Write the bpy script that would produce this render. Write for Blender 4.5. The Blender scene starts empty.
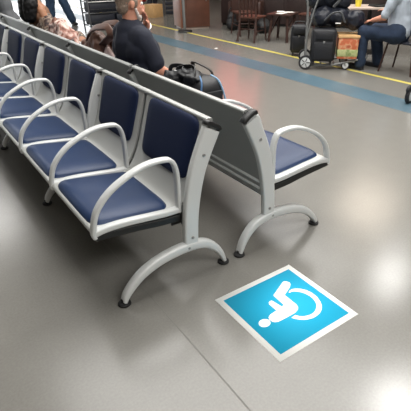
import bpy, bmesh, math, random
from mathutils import Vector, Matrix, noise
random.seed(4)
S = bpy.context.scene
COL = S.collection
PI = math.pi
V = Vector

# ------------------------------------------------------------------ helpers
def lin(c):
    return tuple((x/12.92 if x <= .04045 else ((x+.055)/1.055)**2.4) for x in [v/255 for v in c])

def mat(name, rgb, rough=.5, metal=0., spec=.5, var=0., scale=30., bump=0., bscale=80., coat=0., emit=None):
    m = bpy.data.materials.new(name); m.use_nodes = True
    nt = m.node_tree; b = nt.nodes['Principled BSDF']
    c = (*lin(rgb), 1)
    b.inputs['Base Color'].default_value = c
    b.inputs['Roughness'].default_value = rough
    b.inputs['Metallic'].default_value = metal
    b.inputs['Specular IOR Level'].default_value = spec
    b.inputs['Coat Weight'].default_value = coat
    tc = nt.nodes.new('ShaderNodeTexCoord')
    if var:
        n = nt.nodes.new('ShaderNodeTexNoise'); n.inputs['Scale'].default_value = scale; n.inputs['Detail'].default_value = 4
        nt.links.new(tc.outputs['Object'], n.inputs['Vector'])
        r = nt.nodes.new('ShaderNodeValToRGB')
        r.color_ramp.elements[0].position = .3; r.color_ramp.elements[1].position = .7
        r.color_ramp.elements[0].color = (*[x*(1-var) for x in c[:3]], 1)
        r.color_ramp.elements[1].color = (*[min(1, x*(1+var)) for x in c[:3]], 1)
        nt.links.new(n.outputs['Fac'], r.inputs['Fac']); nt.links.new(r.outputs['Color'], b.inputs['Base Color'])
    if bump:
        n = nt.nodes.new('ShaderNodeTexNoise'); n.inputs['Scale'].default_value = bscale
        nt.links.new(tc.outputs['Object'], n.inputs['Vector'])
        bp = nt.nodes.new('ShaderNodeBump'); bp.inputs['Strength'].default_value = bump; bp.inputs['Distance'].default_value = .004
        nt.links.new(n.outputs['Fac'], bp.inputs['Height']); nt.links.new(bp.outputs['Normal'], b.inputs['Normal'])
    if emit:
        b.inputs['Emission Color'].default_value = (*lin(emit[0]), 1); b.inputs['Emission Strength'].default_value = emit[1]
    return m

def multi(name, cols, scale, rough=.7):
    """cloth print: patches of several colours"""
    m = mat(name, cols[0], rough); nt = m.node_tree; b = nt.nodes['Principled BSDF']
    tc = nt.nodes.new('ShaderNodeTexCoord')
    n = nt.nodes.new('ShaderNodeTexNoise'); n.inputs['Scale'].default_value = scale; n.inputs['Detail'].default_value = 3
    nt.links.new(tc.outputs['Object'], n.inputs['Vector'])
    r = nt.nodes.new('ShaderNodeValToRGB'); cr = r.color_ramp
    k = len(cols)
    cr.elements[0].position = .33; cr.elements[0].color = (*lin(cols[0]), 1)
    cr.elements[1].position = .67; cr.elements[1].color = (*lin(cols[-1]), 1)
    for i in range(1, k-1):
        e = cr.elements.new(.33+.34*i/(k-1)); e.color = (*lin(cols[i]), 1)
    nt.links.new(n.outputs['Fac'], r.inputs['Fac']); nt.links.new(r.outputs['Color'], b.inputs['Base Color'])
    return m

def link(name, me, m, parent=None, smooth=True):
    if smooth:
        for p in me.polygons: p.use_smooth = True
    o = bpy.data.objects.new(name, me); COL.objects.link(o)
    if m: me.materials.append(m)
    if parent: o.parent = parent
    return o

def obj(name, bm, m, parent=None, smooth=True, sharp=40):
    bmesh.ops.recalc_face_normals(bm, faces=bm.faces[:])
    if smooth and sharp:
        for e in bm.edges:
            if len(e.link_faces) == 2 and e.calc_face_angle(0) > math.radians(sharp): e.smooth = False
    me = bpy.data.meshes.new(name); bm.to_mesh(me); bm.free()
    return link(name, me, m, parent, smooth)

def empty(name, loc=(0,0,0), rz=0.):
    o = bpy.data.objects.new(name, None); COL.objects.link(o); o.location = loc; o.rotation_euler = (0,0,rz)
    o.empty_display_size = .05
    return o

def tag(o, label, cat, group=None, kind=None):
    o['label'] = label; o['category'] = cat
    if group: o['group'] = group
    if kind: o['kind'] = kind
    return o

def struct(o):
    o['kind'] = 'structure'; return o

def box(bm, c, s, bev=0., M=None, seg=2):
    r = bmesh.ops.create_cube(bm, size=1); vs = r['verts']
    for v in vs: v.co = V((v.co.x*s[0], v.co.y*s[1], v.co.z*s[2]))
    if bev:
        es = list({e for v in vs for e in v.link_edges})
        rr = bmesh.ops.bevel(bm, geom=es, offset=bev, segments=seg, affect='EDGES', profile=.5)
        vs = list({v for f in rr['faces'] for v in f.verts} | {v for v in vs if v.is_valid})
        # every vertex of this island
        seen = set(vs); st = list(vs)
        while st:
            v = st.pop()
            for e in v.link_edges:
                w = e.other_vert(v)
                if w not in seen: seen.add(w); st.append(w)
        vs = list(seen)
    for v in vs:
        p = v.co + V((0,0,0))
        if M: p = M @ p
        v.co = p + V(c)
    return vs

def mkbox(name, c, s, m, parent=None, bev=.01, M=None):
    bm = bmesh.new(); box(bm, c, s, bev, M); return obj(name, bm, m, parent)

def smooth_path(pts, n=6):
    """Catmull-Rom through pts"""
    pts = [V(p) for p in pts]; out = []
    P = [pts[0]*2-pts[1]] + pts + [pts[-1]*2-pts[-2]]
    for i in range(1, len(P)-2):
        a, b, c, d = P[i-1:i+3]
        for k in range(n):
            t = k/n
            out.append(.5*((2*b)+(c-a)*t+(2*a-5*b+4*c-d)*t*t+(3*b-a-3*c+d)*t**3))
    out.append(pts[-1]); return out

def sweep(bm, path, prof, side=None, scl=None, closed=False):
    """sweep 2-D profile [(a,b)]; a runs along 'side' (or a transported normal), b along tangent x side"""
    n = len(path); rings = []; last = None
    for i, p in enumerate(path):
        t = (path[min(i+1, n-1)] - path[max(i-1, 0)]).normalized()
        if side is not None:
            s = V(side); s = (s - t*s.dot(t)).normalized()
        else:
            if last is None:
                s = t.orthogonal().normalized()
            else:
                s = (last - t*last.dot(t)).normalized()
            last = s
        u = t.cross(s)
        k = scl[i] if scl else (1, 1)
        if not isinstance(k, tuple): k = (k, k)
        rings.append([bm.verts.new(p + s*a*k[0] + u*b*k[1]) for a, b in prof])
    m = len(prof)
    for r, q in zip(rings, rings[1:]):
        for j in range(m):
            bm.faces.new((r[j], r[(j+1) % m], q[(j+1) % m], q[j]))
    bm.faces.new(rings[0][::-1]); bm.faces.new(rings[-1])

def circ(r, n=10): return [(r*math.cos(2*PI*i/n), r*math.sin(2*PI*i/n)) for i in range(n)]

def rrect(w, h, r, n=3):
    out = []
    for cx, cy, a0 in ((w/2-r, h/2-r, 0), (-w/2+r, h/2-r, 90), (-w/2+r, -h/2+r, 180), (w/2-r, -h/2+r, 270)):
        for i in range(n+1):
            a = math.radians(a0+90*i/n); out.append((cx+r*math.cos(a), cy+r*math.sin(a)))
    return out

def tube(bm, pts, r, n=8, sm=0):
    path = smooth_path(pts, sm) if sm else [V(p) for p in pts]
    sweep(bm, path, circ(r, n))

def lathe(bm, prof, c=(0,0,0), n=20, M=None):
    """prof [(r,z)] revolved about z"""
    rings = []
    for r, z in prof:
        ring = []
        for i in range(n):
            a = 2*PI*i/n; p = V((r*math.cos(a), r*math.sin(a), z))
            if M: p = M @ p
            ring.append(bm.verts.new(p+V(c)))
        rings.append(ring)
    for r, q in zip(rings, rings[1:]):
        for j in range(n): bm.faces.new((r[j], r[(j+1) % n], q[(j+1) % n], q[j]))
    bm.faces.new(rings[0][::-1]); bm.faces.new(rings[-1])

def ball(bm, c, r, M=None, n=16):
    r = r if isinstance(r, tuple) else (r, r, r); c = V(c); m = max(6, n//2+2)
    def mk(x, y, z):
        p = V((x*r[0], y*r[1], z*r[2]))
        return bm.verts.new((M @ p if M else p)+c)
    top = mk(0, 0, 1); bot = mk(0, 0, -1); vs = [top, bot]; rings = []
    for i in range(1, m):
        a = PI*i/m; rings.append([mk(math.sin(a)*math.cos(2*PI*j/n), math.sin(a)*math.sin(2*PI*j/n), math.cos(a)) for j in range(n)]); vs += rings[-1]
    for j in range(n):
        k = (j+1) % n
        bm.faces.new((top, rings[0][j], rings[0][k])); bm.faces.new((bot, rings[-1][k], rings[-1][j]))
        for A, B in zip(rings, rings[1:]): bm.faces.new((A[j], B[j], B[k], A[k]))
    return vs

def cap(bm, a, b, ra, rb, n=14):
    """tapered capsule"""
    a, b = V(a), V(b)
    ball(bm, a, ra, n=n); ball(bm, b, rb, n=n)
    d = b-a
    if d.length < 1e-5: return
    sweep(bm, [a, b], circ(1, n), scl=[ra, rb])

def chain(bm, pts):
    for (p, r), (q, s) in zip(pts, pts[1:]): cap(bm, p, q, r, s)

TMP = bpy.data.scenes.new('work')
def remesh(name, bm, m, parent=None, vox=.01, smooth=4, disp=None, holes=None):
    """fuse the overlapping pieces of bm into one continuous surface"""
    me = bpy.data.meshes.new('tmp'); bmesh.ops.recalc_face_normals(bm, faces=bm.faces[:]); bm.to_mesh(me); bm.free()
    o = bpy.data.objects.new('tmp', me); TMP.collection.objects.link(o)
    r = o.modifiers.new('r', 'REMESH'); r.mode = 'VOXEL'; r.voxel_size = vox
    if smooth:
        s = o.modifiers.new('s', 'SMOOTH'); s.iterations = smooth; s.factor = .5
    with bpy.context.temp_override(scene=TMP, view_layer=TMP.view_layers[0]):
        dg = bpy.context.evaluated_depsgraph_get()
    dg.update()
    me2 = bpy.data.meshes.new_from_object(o.evaluated_get(dg))
    bpy.data.objects.remove(o); bpy.data.meshes.remove(me)
    if disp:
        nn = [v.normal.copy() for v in me2.vertices]; cc = [v.co.copy() for v in me2.vertices]
        me2.vertices.foreach_set('co', [x for p, n in zip(cc, nn) for x in (p+disp(p, n))])
    me2.name = name
    me2.materials.clear()
    return link(name, me2, m, parent)

def prism(bm, poly, z0, z1):
    b = [bm.verts.new((x, y, z0)) for x, y in poly]; t = [bm.verts.new((x, y, z1)) for x, y in poly]
    n = len(poly)
    bm.faces.new(b[::-1]); bm.faces.new(t)
    for i in range(n): bm.faces.new((b[i], b[(i+1) % n], t[(i+1) % n], t[i]))

def Rz(a): return Matrix.Rotation(a, 3, 'Z')
def Rx(a): return Matrix.Rotation(a, 3, 'X')
def Ry(a): return Matrix.Rotation(a, 3, 'Y')

# ------------------------------------------------------------------ materials
M = {}
M['frame'] = mat('painted_aluminium', (205, 207, 206), .38, .1, .5)
M['shell'] = mat('shell_steel', (176, 177, 174), .42, .2)
M['back'] = mat('back_panel_steel', (160, 163, 163), .38, .3)
M['rail'] = mat('bright_rail', (166, 168, 166), .4, .3)
M['pad'] = mat('navy_pad', (20, 43, 78), .42, 0, .35, bump=.12, bscale=300)
M['bpad'] = mat('navy_back_pad', (25, 34, 60), .65, 0, .15, bump=.1, bscale=300)
M['black'] = mat('black_plastic', (18, 18, 19), .45)
M['steel'] = mat('steel', (170, 170, 170), .3, .9)
M['rubber'] = mat('rubber', (20, 20, 21), .7)
M['navy_polo'] = mat('navy_polo', (15, 20, 37), .85, bump=.3, bscale=40)
M['skin'] = mat('skin', (202, 142, 118), .55, var=.05)
M['tan_skin'] = mat('tan_skin', (150, 104, 76), .55)
M['greyhair'] = mat('grey_hair', (136, 118, 104), .7, var=.3, scale=120)
M['whitebeard'] = mat('white_beard', (205, 195, 188), .8, var=.15, scale=120)
M['blackhair'] = mat('black_hair', (10, 9, 10), .6, spec=.3, var=.3, scale=60)
M['trouser'] = mat('dark_trousers', (36, 38, 46), .85)
M['jeans'] = mat('jeans', (44, 66, 92), .85, var=.18, scale=25)
M['djeans'] = mat('dark_jeans', (22, 38, 60), .85, var=.18, scale=25)
M['shoe'] = mat('dark_shoe', (22, 22, 26), .5)
M['blackcloth'] = mat('black_nylon', (24, 25, 28), .6, var=.25, scale=25, bump=.4, bscale=60)
M['blacksuit'] = mat('suitcase_black', (22, 23, 28), .55, var=.15, scale=20, bump=.3, bscale=50)
M['darkbag'] = mat('dark_navy_nylon', (20, 24, 36), .5, var=.3, scale=18, bump=.4, bscale=30)
M['blue'] = mat('blue_trim', (64, 104, 146), .5)
M['lightblue'] = mat('pale_blue_trim', (130, 164, 192), .5)
M['white'] = mat('white_vinyl', (244, 244, 240), .6, 0, .1)
M['cyan'] = mat('blue_vinyl', (42, 172, 212), .6, 0, .1)
M['brown'] = mat('brown_leather', (84, 57, 46), .5, var=.2, scale=15, bump=.3, bscale=40)
M['pinkpaper'] = mat('pale_pink_cloth', (214, 190, 184), .8)
M['floral'] = multi('brown_floral_cloth', [(28, 18, 19), (58, 40, 36), (140, 120, 104), (42, 28, 27), (182, 168, 150)], 11)
M['pinkfloral'] = multi('pink_floral_cloth', [(62, 34, 30), (134, 88, 74), (204, 180, 170), (92, 50, 42), (160, 116, 94)], 7)
M['tan'] = mat('tan_top', (116, 82, 60), .8, var=.15, scale=14)
M['greycloth'] = mat('grey_cloth', (92, 94, 97), .75, var=.1, scale=15)
M['greyshirt'] = mat('grey_shirt', (158, 166, 176), .85, var=.08, scale=20)
M['wood'] = mat('dark_wood', (58, 36, 30), .45, var=.25, scale=12)
M['darkwood'] = mat('dark_counter_wood', (44, 30, 28), .5, var=.2, scale=6)
M['redwood'] = mat('red_brown_wood', (84, 50, 40), .45, var=.2, scale=8)
M['kiosk'] = mat('kiosk_wood', (88, 56, 44), .4, var=.18, scale=5)
M['kiosk_side'] = mat('kiosk_pale_brown', (150, 100, 80), .4, var=.08, scale=5)  # left cabinet face, a lighter brown than the body
M['tabletop'] = mat('pale_table_top', (190, 172, 160), .4, var=.06, scale=6)
M['card'] = mat('cardboard_print', (200, 160, 110), .6, var=.1, scale=9)
M['orange'] = multi('carton_orange', [(170, 100, 62), (184, 88, 54), (196, 146, 108), (160, 80, 50)], 9, .5)
M['green'] = multi('carton_green', [(130, 148, 84), (176, 178, 128), (110, 128, 72)], 12, .5)
M['yellow'] = mat('yellow_plastic', (226, 206, 70), .5)
M['red'] = mat('red_cloth', (176, 40, 44), .7)
M['paper'] = mat('white_paper', (236, 234, 228), .7)
M['wall'] = mat('hall_wall', (168, 162, 152), .8)
M['ceil'] = mat('hall_ceiling', (200, 198, 192), .8)
M['warmwall'] = mat('cafe_wall', (92, 66, 54), .7)
M['yline'] = mat('yellow_line_paint', (196, 182, 88), .5, var=.12, scale=20)
M['bstripe'] = mat('blue_stripe_paint', (76, 98, 110), .35, var=.10, scale=3)
M['joint'] = mat('joint', (106, 104, 99), .7)
M['trolley'] = mat('trolley_steel', (122, 123, 122), .4, .4)
M['tyre'] = mat('tyre', (30, 30, 33), .6)

def floor_mat():
    m = mat('polished_floor', (150, 146, 138), .3, 0, .5); nt = m.node_tree; b = nt.nodes['Principled BSDF']
    tc = nt.nodes.new('ShaderNodeTexCoord')
    def nz(s, d=3):
        n = nt.nodes.new('ShaderNodeTexNoise'); n.inputs['Scale'].default_value = s; n.inputs['Detail'].default_value = d
        nt.links.new(tc.outputs['Object'], n.inputs['Vector']); return n
    def ramp(n, a, c, p=.3, q=.7):
        r = nt.nodes.new('ShaderNodeValToRGB'); r.color_ramp.elements[0].position = p; r.color_ramp.elements[1].position = q
        r.color_ramp.elements[0].color = (a, a, a, 1); r.color_ramp.elements[1].color = (c, c, c, 1)
        nt.links.new(n.outputs['Fac'], r.inputs['Fac']); return r
    r1 = ramp(nz(7, 4), .955, 1.045, .15, .85); r2 = ramp(nz(90, 2), .93, 1.06)
    mx = nt.nodes.new('ShaderNodeMix'); mx.data_type = 'RGBA'; mx.blend_type = 'MULTIPLY'; mx.inputs['Factor'].default_value = 1
    nt.links.new(r1.outputs['Color'], mx.inputs['A']); nt.links.new(r2.outputs['Color'], mx.inputs['B'])
    mx2 = nt.nodes.new('ShaderNodeMix'); mx2.data_type = 'RGBA'; mx2.blend_type = 'MULTIPLY'; mx2.inputs['Factor'].default_value = 1
    mx2.inputs['A'].default_value = (*lin((117, 115, 110)), 1)
    nt.links.new(mx.outputs['Result'], mx2.inputs['B']); nt.links.new(mx2.outputs['Result'], b.inputs['Base Color'])
    b.inputs['Roughness'].default_value = .22
    return m
M['floor'] = floor_mat()

# ------------------------------------------------------------------ setting
bm = bmesh.new(); box(bm, (5, 8, -.05), (26, 28, .1)); struct(obj('floor', bm, M['floor'], smooth=False))
bm = bmesh.new(); box(bm, (5, 8, 4.65), (26, 28, .1)); struct(obj('ceiling', bm, M['ceil'], smooth=False))
bm = bmesh.new(); box(bm, (-8.05, 8, 2.3), (.1, 28, 4.6)); struct(obj('wall_left', bm, M['wall'], smooth=False))
bm = bmesh.new(); box(bm, (18.05, 8, 2.3), (.1, 28, 4.6)); struct(obj('wall_right', bm, M['warmwall'], smooth=False))
bm = bmesh.new(); box(bm, (5, -6.05, 2.3), (26, .1, 4.6)); struct(obj('wall_back', bm, M['wall'], smooth=False))
# far wall with a glazed bay
bm = bmesh.new()
box(bm, (-6.5, 22.05, 2.3), (3, .1, 4.6)); box(bm, (13.0, 22.05, 2.3), (10, .1, 4.6)); box(bm, (1.5, 22.05, 4.2), (13, .1, .8))
struct(obj('wall_far', bm, M['wall'], smooth=False))
bm = bmesh.new()
for k in range(7): box(bm, (-4.97+k*2.157, 22.05, 1.9), (.06, .12, 3.8))
box(bm, (1.5, 22.05, .05), (13, .12, .1)); box(bm, (1.5, 22.05, 2.4), (13, .12, .06))
wf = struct(obj('window_1', bm, M['steel'], smooth=False))
gm = bpy.data.materials.new('window_glass'); gm.use_nodes = True; nt = gm.node_tree; nt.nodes.clear()
tr = nt.nodes.new('ShaderNodeBsdfTransparent'); gl = nt.nodes.new('ShaderNodeBsdfGlossy'); gl.inputs['Roughness'].default_value = .02
mxs = nt.nodes.new('ShaderNodeMixShader'); mxs.inputs[0].default_value = .06; out = nt.nodes.new('ShaderNodeOutputMaterial')
nt.links.new(tr.outputs[0], mxs.inputs[1]); nt.links.new(gl.outputs[0], mxs.inputs[2]); nt.links.new(mxs.outputs[0], out.inputs[0])
for k in range(6):
    bm = bmesh.new(); box(bm, (-3.89+k*2.157, 22.05, 1.95), (2.09, .012, 3.7)); obj('window_pane', bm, gm, wf, smooth=False)

def strip(name, x0, x1, y0, y1, z, m):
    bm = bmesh.new(); box(bm, ((x0+x1)/2, (y0+y1)/2, z/2), (x1-x0, y1-y0, z)); return struct(obj(name, bm, m, smooth=False))
strip('trim_1', 5.62, 5.70, -5.9, 21.9, .0012, M['yline'])
strip('trim_2', 4.49, 4.93, -5.9, 21.9, .0012, M['bstripe'])
strip('trim_3', .668, .674, -5.9, 21.9, .0006, M['joint'])

# ------------------------------------------------------------------ floor decal
DX, DY = 1.1863, 1.1715
dec = empty('floor_decal', (DX, DY, 0))
tag(dec, 'square blue and white wheelchair symbol decal stuck on the grey floor', 'floor sign')
mkbox('white_border', (0, 0, .0008), (.520, .512, .0016), M['white'], dec, bev=0)
mkbox('blue_field', (0, 0, .0019), (.456, .448, .0006), M['cyan'], dec, bev=0)
sym = bmesh.new()
prism(sym, [(-.1597+.0305*math.cos(2*PI*i/24), -.0290+.0262*math.sin(2*PI*i/24)) for i in range(24)], .0022, .0028)
body = [(0.1156,0.1524),(0.1295,0.1569),(0.1419,0.1499),(0.1517,0.1322),(0.1446,0.1166),(0.1252,0.1001),(0.0593,0.0691),(0.0583,-0.0244),(0.0508,-0.0425),(0.038,-0.0547),(0.0102,-0.0643),(-0.0446,-0.0639),(-0.1004,-0.0619),(-0.1153,-0.0544),(-0.1235,-0.045),(-0.1254,-0.0252),(-0.1187,-0.0098),(-0.0974,0.0004),(-0.0552,0.0046),(-0.0545,0.0618),(-0.0484,0.0721),(-0.0393,0.0766),(-0.0279,0.0776),(-0.0231,0.0722),(-0.0121,0.0089),(0.0034,0.0158),(0.0077,0.0972),(0.0111,0.1043),(0.0204,0.1073)]
prism(sym, body, .0022, .0028)
ow = [(0.0887,0.071),(0.1056,0.0803),(0.1226,0.0819),(0.1428,0.0731),(0.1629,0.0564),(0.1803,0.0297),(0.1884,-0.006),(0.1867,-0.0435),(0.1731,-0.0807),(0.1571,-0.1058),(0.1351,-0.1257),(0.1111,-0.1382),(0.0852,-0.1435),(0.0576,-0.1439),(0.0314,-0.1365),(0.0115,-0.127),(-0.0054,-0.113),(-0.0194,-0.096),(-0.0294,-0.0785)]
iw = [(0.0935,0.0655),(0.1047,0.0671),(0.1153,0.0633),(0.131,0.0499),(0.1428,0.0353),(0.1548,0.0108),(0.1592,-0.0137),(0.1587,-0.0401),(0.1511,-0.0646),(0.1399,-0.0841),(0.1232,-0.0991),(0.1026,-0.1126),(0.0835,-0.118),(0.0627,-0.1184),(0.0411,-0.113),(0.0249,-0.1063),(0.0118,-0.095),(0.0053,-0.085),(-0.0005,-0.0757)]
for i in range(len(ow)-1):
    prism(sym, [ow[i], ow[i+1], iw[i+1], iw[i]], .0022, .0028)
bmesh.ops.remove_doubles(sym, verts=sym.verts[:], dist=1e-5)
obj('wheelchair_symbol', sym, M['white'], dec, smooth=False)

# ------------------------------------------------------------------ waiting benches
PITCH = .6664
def bench(x0, sgn, nmod, label, inset):
    """profile coordinate u runs from the back foot to the seat front; v along the row"""
    root = empty('waiting_bench', (x0, 1.676, 0))
    tag(root, label, 'bench', 'back to back airport benches')
    P = lambda u, v, z: V((sgn*u, v, z))
    nseat = nmod*2
    L = nmod*2*PITCH
    # crossbeam under the seats
    bm = bmesh.new(); sweep(bm, [P(.255, .07, .347), P(.255, L-.07, .347)], rrect(.055, .05, .012)); b = obj('crossbeam', bm, M['shell'], root)
    for w_ in (.066, L-.066):
        bm = bmesh.new(); box(bm, P(.255, w_, .347), (.060, .012, .058), .005); obj('beam_cap', bm, M['black'], b)
    # seats
    prof = smooth_path([V((a, 0, c)) for a, c in [(.686, .410), (.700, .428), (.692, .446), (.655, .450), (.55, .440), (.42, .424), (.32, .414), (.255, .425), (.215, .462), (.180, .52), (.150, .585), (.118, .68), (.088, .77), (.066, .845)]], 4)
    shell_me = None; pad_me = None; bp_me = None
    def shell(va, vb):
        bm = bmesh.new(); T = .010; up = []; lo = []; n = len(prof)
        for i, p in enumerate(prof):
            t = prof[min(i+1, n-1)]-prof[max(i-1, 0)]; nrm = V((t.z, 0, -t.x)).normalized(); q = p - nrm*T
            f = min(1, max(0, (p.z-.42)/.09)) if p.x < .3 else 0
            ws = (va+(.016-va)*f, .333, vb+(PITCH-.016-vb)*f)
            up.append([bm.verts.new(P(p.x, w, p.z)) for w in ws]); lo.append([bm.verts.new(P(q.x, w, q.z)) for w in ws])
        for i in range(n-1):
            for j in range(2):
                bm.faces.new((up[i][j], up[i][j+1], up[i+1][j+1], up[i+1][j])); bm.faces.new((lo[i][j], lo[i][j+1], lo[i+1][j+1], lo[i+1][j]))
            for j in (0, 2): bm.faces.new((up[i][j], up[i+1][j], lo[i+1][j], lo[i][j]))
        for i in (0, n-1):
            for j in range(2): bm.faces.new((up[i][j], up[i][j+1], lo[i][j+1], lo[i][j]))
        return obj('seat_shell', bm, M['shell'], root)
    IN = .016+inset*.75
    for k in range(nseat):
        v0 = k*PITCH; first, last = k == 0, k == nseat-1
        if first or last: o = shell(IN if first else .016, PITCH-IN if last else PITCH-.016)
        elif shell_me is None: o = shell(.016, PITCH-.016); shell_me = o.data
        else: o = bpy.data.objects.new('seat_shell', shell_me); COL.objects.link(o); o.parent = root
        o.location = (0, v0, 0)
        if first or last: o = pad('seat_pad', P, .333+inset*.5 if first else PITCH-.333-inset*.5, None, prof, .555, M['pad'], root, True)
        elif pad_me is None: o = pad('seat_pad', P, .333, None, prof, .585, M['pad'], root, True); pad_me = o.data
        else: o = bpy.data.objects.new('seat_pad', pad_me); COL.objects.link(o); o.parent = root
        o.location = (0, v0, 0)
        if bp_me is None: o = pad('back_pad', P, .335, None, prof, .515, M['bpad'], root, False); bp_me = o.data
        else: o = bpy.data.objects.new('back_pad', bp_me); COL.objects.link(o); o.parent = root
        o.location = (0, v0, 0)
    # back panels and their top rails, one per pair of seats
    for k in range(nmod):
        va, vb = k*2*PITCH+.022, (k+1)*2*PITCH-.022
        pts = [V((a, 0, c)) for a, c in [(.040, .845), (.062, .77), (.092, .68), (.124, .585), (.148, .51), (.160, .44), (.170, .385), (.182, .345), (.203, .318), (.228, .312)]]
        pp = smooth_path(pts, 4)
        bm = bmesh.new(); A = []; B = []
        for i, p in enumerate(pp):
            t = pp[min(i+1, len(pp)-1)]-pp[max(i-1, 0)]; nrm = V((t.z, 0, -t.x)).normalized(); q = p - nrm*.007
            A.append([bm.verts.new(P(p.x, w, p.z)) for w in (va, vb)]); B.append([bm.verts.new(P(q.x, w, q.z)) for w in (va, vb)])
        for i in range(len(pp)-1):
            for R in (A, B): bm.faces.new((R[i][0], R[i][1], R[i+1][1], R[i+1][0]))
            for j in (0, 1): bm.faces.new((A[i][j], A[i+1][j], B[i+1][j], B[i][j]))
        for i in (0, -1): bm.faces.new((A[i][0], A[i][1], B[i][1], B[i][0]))
        bp = obj('back_panel', bm, M['back'], root)
        bm = bmesh.new()
        for uu, zz in ((.163, .432), (.172, .385)):
            sweep(bm, [P(uu-.002, va+.004, zz), P(uu-.002, vb-.004, zz)], circ(.009, 8))
        obj('stiffening_rib', bm, M['frame'], bp)
        bm = bmesh.new(); sweep(bm, [P(.053, va, .846), P(.053, vb, .846)], rrect(.036, .020, .008), side=(1, 0, 0)); obj('top_rail', bm, M['rail'], root)
    # leg stations
    for k in range(nmod+1):
        v0 = k*2*PITCH
        mid = smooth_path([P(a, v0, c) for a, c in [(.212, .185), (.211, .24), (.205, .35), (.189, .47), (.158, .60), (.118, .70), (.062, .812)]], 4)
        wid = [(.040+.006*((i/(len(mid)-1))**1.5)) for i in range(len(mid))]
        bm = bmesh.new()
        sweep(bm, mid, [(a*.04, b) for a, b in rrect(1, 2, .25, 3)], side=(0, 1, 0), scl=[(1., w) for w in wid])
        up_ = obj('upright', bm, M['frame'], root)
        for u_, z_ in ((.208, .262), (.120, .70), (.235, .205)):
            bm = bmesh.new(); lathe(bm, [(.008, -.003), (.008, .003), (.004, .005)], P(u_, v0-.022, z_), 10, Rx(PI/2)); obj('bolt', bm, M['steel'], up_)
        bm = bmesh.new()
        sweep(bm, smooth_path([P(.090, v0, .838), P(.084, v0, .848), P(.060, v0, .838), P(.026, v0, .816), P(.019, v0, .802)], 4), rrect(.043, .024, .008) if k in (0, nmod) else rrect(.034, .020, .007), side=(0, 1, 0))
        obj('end_cap', bm, M['black'], root)
        # arched foot bar
        pth = smooth_path([P(a, v0, c) for a, c in [(.624, .022), (.604, .060), (.550, .115), (.490, .155), (.40, .188), (.29, .204), (.20, .203), (.122, .183), (.066, .140), (.027, .085), (.002, .022)]], 5)
        m_ = len(pth)-1
        wd = [(1, .30+.70*math.sin(PI*min(1, max(0, (i/m_)*.96+.02)))**.7) for i in range(m_+1)]
        bm = bmesh.new(); sweep(bm, pth, rrect(.050, .056, .016), side=(0, 1, 0), scl=wd)
        al = obj('arched_leg', bm, M['frame'], root)
        for u_ in (.624, .002):
            bm = bmesh.new(); lathe(bm, [(.030, 0), (.034, .004), (.033, .012), (.020, .018), (.014, .020), (.014, .034)], P(u_, v0, 0), 18)
            obj('foot', bm, M['rubber'], al)
    # armrests and seat-edge brackets at every seat joint
    arm_me = br_me = sp_me = None
    for k in range(nseat+1):
        v0 = k*PITCH + (inset if k == 0 else -inset if k == nseat else 0)
        if arm_me is None:
            pth = smooth_path([P(a, 0, c) for a, c in [(.692, .412), (.693, .445), (.662, .538), (.590, .614), (.490, .668), (.400, .697), (.315, .700), (.264, .684), (.242, .620), (.242, .500), (.246, .405)]], 6)
            bm = bmesh.new(); sweep(bm, pth, rrect(.042, .021, .009), side=(0, 1, 0)); o = obj('armrest', bm, M['frame'], root); arm_me = o.data; o.location = (0, v0, 0)
            pth = smooth_path([P(a, 0, c) for a, c in [(.690, .416), (.60, .408), (.48, .396), (.36, .380), (.242, .372)]], 5)
            bm = bmesh.new(); sweep(bm, pth, rrect(.034, .038, .006), side=(0, 1, 0)); o = obj('edge_bracket', bm, M['black'], root); br_me = o.data; o.location = (0, v0, 0)
            pth = smooth_path([P(a, 0, c) for a, c in [(.700, .432), (.63, .442), (.54, .440), (.42, .428), (.32, .418), (.242, .416)]], 5)
            bm = bmesh.new(); sweep(bm, pth, rrect(.040, .030, .008), side=(0, 1, 0)); o = obj('edge_rail', bm, M['frame'], root); sp_me = o.data; o.location = (0, v0, 0)
        else:
            for nm, me in (('armrest', arm_me), ('edge_bracket', br_me), ('edge_rail', sp_me)):
                o = bpy.data.objects.new(nm, me); COL.objects.link(o); o.parent = root; o.location = (0, v0, 0)
    return root

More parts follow.
